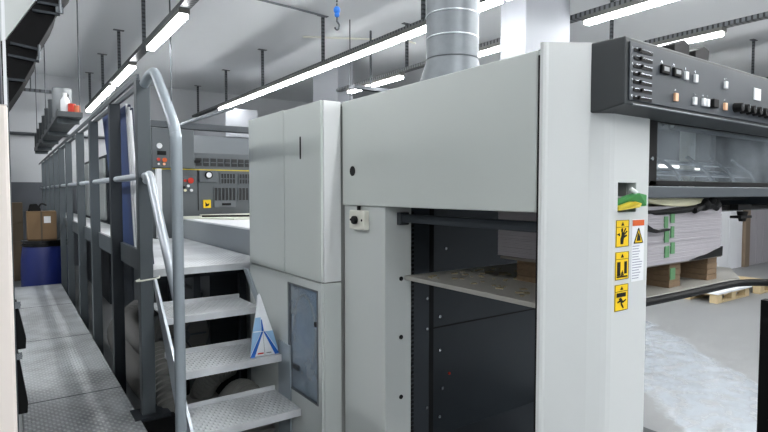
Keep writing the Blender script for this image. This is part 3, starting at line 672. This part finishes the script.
t = thing('diagonal_pipe', 'slanting steel pipe above the hood of the dark press unit', 'pipe', (1.3, 5.4, 2.06))
obj('pipe', MB().tube([(1.36, 5.6, 2.06), (1.37, 5.6, 2.12), (1.5, 5.6, 2.20), (2.0, 5.65, 2.40)], .018, 10, 3), 'galv', t, smooth=True)
# further press units beyond
for k, (y0_, y1_, lb) in enumerate(((6.3, 7.5, 'pale press unit right behind the dark press unit, seen between the gallery posts'), (7.9, 9.1, 'pale press unit, second one behind the dark press unit along the gallery'), (9.5, 11.2, 'pale press unit at the far end of the gallery'))):
    t = thing('printing_unit', lb, 'printing press', (1.3, y0_, 0), 'press units along the gallery')
    pbox('unit_body', 1.08, 2.6, y0_, y1_, 0, 2.0, 'dark_steel', t, .01)
    pbox('side_door', 1.05, 1.08, y0_+.10, y0_+.5, 1.12, 1.95, 'panel_grey', t, .004)
    pbox('side_door', 1.05, 1.08, y0_+.62, y1_-.1, 1.12, 1.95, 'pale', t, .004)
    pbox('brown_board', 1.035, 1.05, y0_+.65, y1_-.15, 1.45, 1.68, 'brown_board', t)
    obj('handle', MB().cyl((1.03, y0_+.47, 1.45), (1.03, y0_+.47, 1.6), .01), 'galv_dark', t)
# leaning sheets near the second post
def sheet(yb0, yb1, yt0, yt1, zt, x, m, label, th=.012, x2=-.02):
    o = obj('printing_plate', MB().prism([(x, yb0, 1.102), (x, yb1, 1.102), (x+x2, yt1, zt), (x+x2, yt0, zt)], (th, 0, 0)), m, bev=.002)
    return tag(o, label, 'sheet', 'upright sheets leaning inside the gallery rail')
sheet(3.47, 3.94, 3.56, 3.90, 2.03, .62, 'blue_sheet', 'wide blue sheet leaning on the rail right beside the second gallery post')
sheet(3.44, 3.46, 3.54, 3.555, 2.03, .612, 'white', 'thin white board edge leaning along the wide blue sheet')
sheet(3.38, 3.43, 3.49, 3.53, 2.02, .62, 'navy_sheet', 'narrow navy strip leaning between two white board edges')
sheet(3.345, 3.37, 3.46, 3.482, 2.00, .612, 'white', 'second white board edge, between the two narrow navy strips')
sheet(3.30, 3.335, 3.41, 3.45, 1.99, .62, 'navy_sheet', 'narrow navy strip nearer the corner post of the gallery')
sheet(3.255, 3.29, 3.375, 3.40, 1.97, .605, 'white', 'slim white board edge leaning closest to the corner post')
sheet(3.13, 3.23, 3.24, 3.30, 1.72, .64, 'navy_sheet', 'short navy sheet just behind the corner post at the landing')
sheet(3.97, 4.10, 4.25, 4.57, 2.07, .62, 'blue_sheet', 'tilted blue sheet beyond the second gallery post')
tag(obj('crumpled_wrap', MB().ball((.60, 4.08, 2.07), .035, (1, 1.8, .9)).ball((.60, 3.98, 2.05), .025, (1, 1, 1.6)).ball((.61, 4.18, 2.06), .022, (1, 1.4, .8)), 'white', smooth=True), 'crumpled white plastic wrap on top of the leaning blue sheets', 'plastic wrap')

# overhead tray with ink cans ----------------------------------------
sh = thing('overhead_shelf', 'long hanging steel shelf over the gallery rail carrying cans', 'shelf', (.53, 6.3, 2.29))
pbox('tray', .43, .63, 6.2, 11.8, 2.25, 2.275, 'can_dark', sh)
obj('rim', MB().box(.42, .43, 6.2, 11.8, 2.25, 2.32).box(.63, .64, 6.2, 11.8, 2.25, 2.29).box(.42, .64, 6.19, 6.2, 2.25, 2.30), 'can_dark', sh)
for y in (6.4, 7.8, 9.2, 10.6, 11.7): obj('bracket', MB().box(.43, .63, y, y+.03, 2.20, 2.25), 'post_paint', sh)
for x, y in ((.44, 8.4), (.62, 6.25), (.44, 11.0)): obj('hanger_rod', MB().cyl((x, y, 2.25), (x, y, 3.8), .006, n=8), 'galv_dark', sh)
def can(x, y, r, h, m, lid, label, cat='can', group='cans on the overhead shelf'):
    t = thing('ink_can', label, cat, (x, y, 2.276), group)
    obj('can_body', MB().lathe((x, y, 2.276), [(r*.93, 0), (r, .01), (r, h*.96), (r*1.04, h*.965), (r*1.04, h*.98)], 24), m, t, smooth=True)
    obj('lid', MB().lathe((x, y, 2.276), [(r*1.02, h*.98), (r*1.02, h), (r*.9, h), (r*.9, h*.99)], 24), lid, t, smooth=True)
    return t
bk = can(.49, 6.55, .088, .30, 'can_grey', 'can_dark', 'big pale grey bucket on the near end of the hanging shelf', 'bucket')
obj('black_mark', MB().cyl((.52, 6.462, 2.50), (.524, 6.452, 2.50), .022), 'black', bk)
bt = thing('bottle', 'white plastic bottle standing before the big bucket on the shelf', 'bottle', (.50, 6.33, 2.276))
obj('bottle_body', MB().lathe((.50, 6.33, 2.276), [(.04, 0), (.042, .02), (.042, .15), (.02, .19), (.018, .20)], 20), 'white', bt, smooth=True)
obj('cap', MB().lathe((.50, 6.33, 2.276), [(.02, .2), (.02, .225)], 16), 'white', bt)
can(.556, 6.29, .036, .115, 'red', 'orange', 'small red jar beside the white bottle on the shelf', 'jar')
can(.60, 6.27, .03, .10, 'can_orange', 'white', 'small orange jar with pale lid at the shelf corner', 'jar')
can(.605, 6.37, .028, .085, 'white', 'white', 'small white jar behind the orange jar on the shelf', 'jar')
for i, y in enumerate((7.2, 7.9, 8.6, 9.4, 10.2, 11.0)):
    can(.49, y, .09, .27-.01*i, 'can_dark', 'can_grey', ['dark grey can right behind the big bucket', 'dark grey can, second behind the big bucket', 'dark grey can, third behind the big bucket', 'dark grey can, fourth behind the big bucket', 'dark grey can, fifth behind the big bucket', 'dark grey can at the far end of the hanging shelf'][i])

# barrel, cartons -----------------------------------------------------
BR = thing('plastic_barrel', 'blue plastic barrel with black lid at the end of the walkway', 'barrel', (.355, 7.62, 0))
c0 = (.355, 7.62, 0)
obj('barrel_body', MB().lathe(c0, [(.20, 0), (.235, .03), (.25, .2), (.255, .45), (.25, .7), (.235, .82), (.225, .86)], 40), 'blue_plastic', BR, smooth=True)
obj('lid', MB().lathe(c0, [(.24, .86), (.245, .87), (.245, .885), (.225, .89), (.225, .905), (.245, .91), (.245, .93), (.22, .935)], 40), 'black_gloss', BR, smooth=True)
CT = thing('cardboard_box', 'brown cardboard box with a white label on top of the blue barrel', 'box', (.33, 7.64, .936))
cbx = pbox('carton', .175, .475, 7.55, 7.80, .936, 1.27, 'cardboard', CT, .004)
pbox('shipping_label', .345, .415, 7.547, 7.55, 1.13, 1.21, 'white', CT)
pbox('packing_tape', .31, .33, 7.548, 7.55, .937, 1.27, 'cardboard_dark', CT)
tp = thing('tape_dispenser', 'black tape dispenser on top of the cardboard box', 'dispenser', (.26, 7.65, 1.27))
obj('dispenser_body', MB().prism([(.19, 7.6, 1.271), (.32, 7.6, 1.271), (.32, 7.6, 1.30), (.28, 7.6, 1.36), (.21, 7.6, 1.355)], (0, .06, 0)), 'black', tp, .004)
obj('handle', MB().tube([(.30, 7.63, 1.32), (.33, 7.63, 1.36), (.38, 7.63, 1.34)], .01, 8, 3), 'black', tp)
for k, (x, z0, z1, l) in enumerate(((.02, 0, .66, 'dull brown carton at the floor by the far wall'), (.02, .665, .98, 'dull brown carton stacked in the middle by the far wall'), (.02, .985, 1.32, 'dull brown carton topmost of the stack by the far wall'))):
    t = thing('carton', l, 'box', (.1, 10.95, z0), 'cartons stacked by the far wall')
    pbox('carton_body', -.12, .20, 10.9, 11.3, z0, z1, 'cardboard_dark', t, .004)
    pbox('packing_tape', .03, .06, 10.898, 10.9, z0, z1, 'cardboard', t)
# drum tray pallet near the barrel
# ------------------------------------------------------------------ light rows
def row(x, y0_, y1_, hangs, label, z=3.14):
    t = thing('cable_tray', label, 'cable tray', (x, y0_, z), None)
    m_ = MB().box(x-.05, x-.046, y0_, y1_, z+.02, z+.06).box(x+.046, x+.05, y0_, y1_, z+.02, z+.06).box(x-.05, x+.05, y0_, y1_, z+.017, z+.021)
    obj('tray_channel', m_, 'perf_y', t)
    for h in hangs:
        obj('hanger', MB().box(x-.02, x+.02, h-.013, h+.013, z+.055, 3.8).box(x-.07, x+.07, h-.03, h+.03, 3.792, 3.8), 'perf_z', t)
    return t
L0 = thing('tube_light', 'x', 'ceiling light', (0, 0, 3.14))
obj('housing', MB().box(-.05, .05, 0, 1.43, 3.115, 3.16), 'housing', L0, .003)
obj('diffuser', MB().box(-.04, .04, .02, 1.41, 3.08, 3.115), 'tube', L0, .008)
first = [True]
def lamp(x, y, label, group):
    if first[0]:
        first[0] = False; L0.location = (x, y, 3.14); L0['label'] = label; L0['group'] = group; return L0
    return dup(L0, (x, y, 3.14), label, group)
row(1.35, -3, 12.2, (1.6, 3.4, 5.1, 6.8, 8.48, 10.1, 11.8), 'perforated steel tray with lights running above the gallery')
row(3.43, -3, 12.2, (.4, 2.3, 4.2, 6.27, 8.3, 10.07, 11.9), 'long perforated tray with joined tube lights passing behind the round duct')
row(4.53, -3, 7.75, (-1, 1.0, 5.9), 'perforated tray with a tube light between the square pillar and control panel')
row(5.95, -3, 9.5, (.6, 3.74, 6.2), 'perforated ceiling tray behind the black clamps of the control panel')
row(9.3, -3, 9.5, (3.5, 6.2, 1.0), 'perforated ceiling tray farthest across the hall')
row(-1.3, -3.6, 7.6, (-2, 0, 2, 4, 6), 'perforated ceiling tray for added fill lights behind the pale machine tower')  # unseen tray, carries the added tower-side fill lights
for y, l in ((5.06, 'lit tube light directly above the bent handrail'), (7.50, 'lit tube light above the gallery, second in its row'), (9.15, 'lit tube light above the gallery, third in its row'), (10.7, 'lit tube light at the far end of the gallery row'), (-.6, 'tube light above the walkway start, out over the viewer'), (1.2, 'tube light above the stairs, over the viewer'), (-2.4, 'tube light at the rear end of the gallery row')): lamp(1.35, y, l, 'tube lights above the gallery')
names = ['first', 'second', 'third', 'fourth', 'fifth', 'sixth', 'seventh', 'eighth', 'ninth']
for i in range(9):
    y = -2.65+1.445*i
    lamp(3.40, y, 'lit tube light in the long joined row, %s from the hall front' % names[i], 'tube lights in the long joined row')
for y, l in ((1.70, 'lit tube light above the dark control panel'), (3.95, 'lit tube light half hidden behind the square pillar'), (6.0, 'lit tube light low behind the cabinet top'), (-.8, 'tube light in front of the hall before the square pillar')): lamp(4.53, y, l, 'tube lights beyond the square pillar')
for y, l in ((2.5, 'lit tube light showing just behind the black clamps'), (-.8, 'tube light out over the shiny floor'), (6.0, 'tube light deep behind the press top')): lamp(5.95, y, l, 'tube lights over the hall floor')
for y, l in ((2.55, 'added fill tube light shining on the upright boards'), (-.5, 'added fill tube light over the floor this side of the floor pallet'), (1.0, 'tube light above the floor pallet'), (4.0, 'tube light far across the hall above the white boards')): lamp(9.3, y, l, 'tube lights far across the hall')  # first two lamps added to brighten the upright boards
for y, l in ((-3.3, 'added fill tube light behind the viewer over the machine side'), (-1.8, 'added fill tube light over the viewer on the tower side'), (1.2, 'added fill tube light above the pale machine tower'), (2.7, 'added fill tube light beyond the pale machine tower'), (4.2, 'added fill tube light on the tower side, halfway down the hall'), (5.7, 'added fill tube light on the tower side, toward the cartons')): lamp(-1.3, y, l, 'added fill tube lights on the tower side')  # unseen lamps added to fill the machine sides facing the walkway
row(.2, -3.6, 0, (-3, -.5), 'perforated tray for added fill lights behind the viewer, nearest the tower')  # rows from here on are fill light added behind the camera
row(2.4, -3.6, 0, (-3, -.5), 'perforated tray for added fill lights behind the viewer, facing the control panel')
row(5.95+1.5, -3.6, 1, (-3, -.5), 'perforated tray for added fill lights over the open hall floor behind the viewer')
for x, nm in ((.2, 'nearest the tower'), (2.4, 'facing the control panel')):
    for y, l in ((-3.4, 'added fill tube light near the front wall, '),): lamp(x, y, l+nm, 'added fill tube lights behind the viewer')
for y, l in ((-3.4, 'added fill tube light near the front wall over the open floor'), (-1.8, 'added fill tube light over the open hall floor'), (-.2, 'added fill tube light over the shiny floor patch')): lamp(7.45, y, l, 'added fill tube lights over the open floor')
# short trays crossing
t = thing('cross_tray', 'short perforated tray hanging behind the cabinet top', 'cable tray', (4.3, 6.4, 2.9))
obj('tray_channel', MB().box(4.0, 6.0, 6.40, 6.5, 2.95, 3.0), 'galv_dark', t)
for x in (4.3, 5.7): obj('hanger', MB().box(x-.012, x+.012, 6.44, 6.46, 3.0, 3.8), 'galv_dark', t)
t = thing('wall_tray', 'thin perforated steel strip crossing above the far cartons', 'cable tray', (0, 9, 2.7))
obj('strip', MB().box(-1.0, .62, 8.98, 9.02, 2.90, 2.94), 'perf_x', t)
for x in (-.6, .3): obj('hanger', MB().cyl((x, 9, 2.94), (x, 9, 3.8), .008), 'galv_dark', t)
t = thing('wall_pipe', 'dark horizontal pipe along the far wall above the cartons', 'pipe', (0, 12.4, 2.5))
obj('pipe', MB().cyl((-2, 12.43, 2.62), (3, 12.43, 2.62), .03), 'galv_dark', t, smooth=True)
# ceiling conduit
t = thing('ceiling_conduit', 'thin pale conduit clipped across the ceiling toward the long light row', 'conduit', (2, 5, 3.78))
obj('conduit', MB().tube([(2.25, 6.1, 3.775), (2.9, 6.15, 3.775), (3.4, 6.2, 3.775)], .014, 8), 'galv', t, smooth=True)
pbox('junction_box', 2.2, 2.3, 6.05, 6.15, 3.75, 3.8, 'offwhite', t, .004)
t = thing('ceiling_conduit', 'pale conduit on the ceiling between the square pillars', 'conduit', (4.4, 6, 3.78))
obj('conduit', MB().tube([(3.6, 7.2, 3.775), (4.9, 6.5, 3.775), (5.0, 6.3, 3.70)], .014, 8), 'offwhite', t, smooth=True)
# hoist hook
HK = thing('hoist_hook', 'blue chain hoist hook hanging from the ceiling', 'hook', (1.743, 3.0, 2.6))
chn = MB()
z = 2.69
while z < 3.8: chn.ball((1.743, 3.0, z), .006, (1, 1, 1.6)); z += .022
obj('chain', chn, 'galv_dark', HK)
obj('hook_block', MB().ball((1.743, 3.0, 2.655), .022, (1, 1, 1.1)).ball((1.743, 3.0, 2.625), .017), 'hook_blue', HK, smooth=True)
obj('hook', MB().cyl((1.743, 3, 2.58), (1.743, 3, 2.61), .006).tube([(1.743, 3, 2.585), (1.758, 3, 2.565), (1.755, 3, 2.54), (1.738, 3, 2.532), (1.726, 3, 2.545)], .006, 8, 3), 'galv_dark', HK, smooth=True)

# ------------------------------------------------------------------ far right: pallets and boards on the hall floor
def fpallet(x0, x1, y0_, y1_, label, sheetlab=None):
    t = thing('floor_pallet', label, 'pallet', (x0, y0_, 0), 'pallets on the hall floor')
    for y in (y0_, (y0_+y1_)/2-.05, y1_-.1): pbox('bottom_board', x0, x1, y, y+.1, 0, .022, 'wood_pale', t)
    for x in (x0, (x0+x1)/2-.07, x1-.14):
        for y in (y0_, (y0_+y1_)/2-.05, y1_-.1): pbox('block', x, x+.14, y, y+.1, .022, .10, 'wood_pale', t)
    for k in range(6):
        w_ = (x1-x0)/6; pbox('top_board', x0+k*w_+.01, x0+(k+1)*w_-.01, y0_, y1_, .10, .122, 'wood_pale', t)
    return t
fpallet(7.75, 8.75, 3.25, 4.05, 'pale wooden pallet under a white board on the hall floor')
tag(pbox('white_board', 7.73, 8.78, 3.23, 4.08, .123, .15, 'white_paper', None, .003, loc=(8.2, 3.6, .123)), 'flat white board lying on the pale wooden floor pallet', 'board')
fpallet(9.0, 9.8, 3.2, 4.0, 'pale wooden pallet standing empty behind the covered pallet')
fpallet(8.8, 10.4, 4.25, 5.1, 'weathered wooden pallet lying before the upright boards')
for x0, x1, m, y, l in ((10.85, 11.38, 'white_paper', 4.6, 'tall white board standing by the far side, next to the paper stack'), (11.40, 11.97, 'white_paper', 4.6, 'tall white board standing directly beside the beige post'), (12.24, 12.62, 'stack_lilac', 4.6, 'tall lilac-grey board standing beyond the beige post'), (12.65, 12.98, 'stack_lilac', 4.6, 'tall lilac-grey board, second beyond the beige post'), (13.01, 13.5, 'stack_lilac', 4.6, 'tall lilac-grey board, third beyond the beige post')):
    t = thing('upright_board', l, 'board', (x0, y, 0), 'boards standing across the hall')
    pbox('board_sheet', x0, x1, y, y+.08, .0, 2.2, m, t, .004)
tag(pbox('beige_post', 12.0, 12.21, 4.55, 4.65, 0, 2.4, 'brown_board', None, .004, loc=(12.1, 4.8, 0)), 'beige post standing between white and lilac boards', 'post')
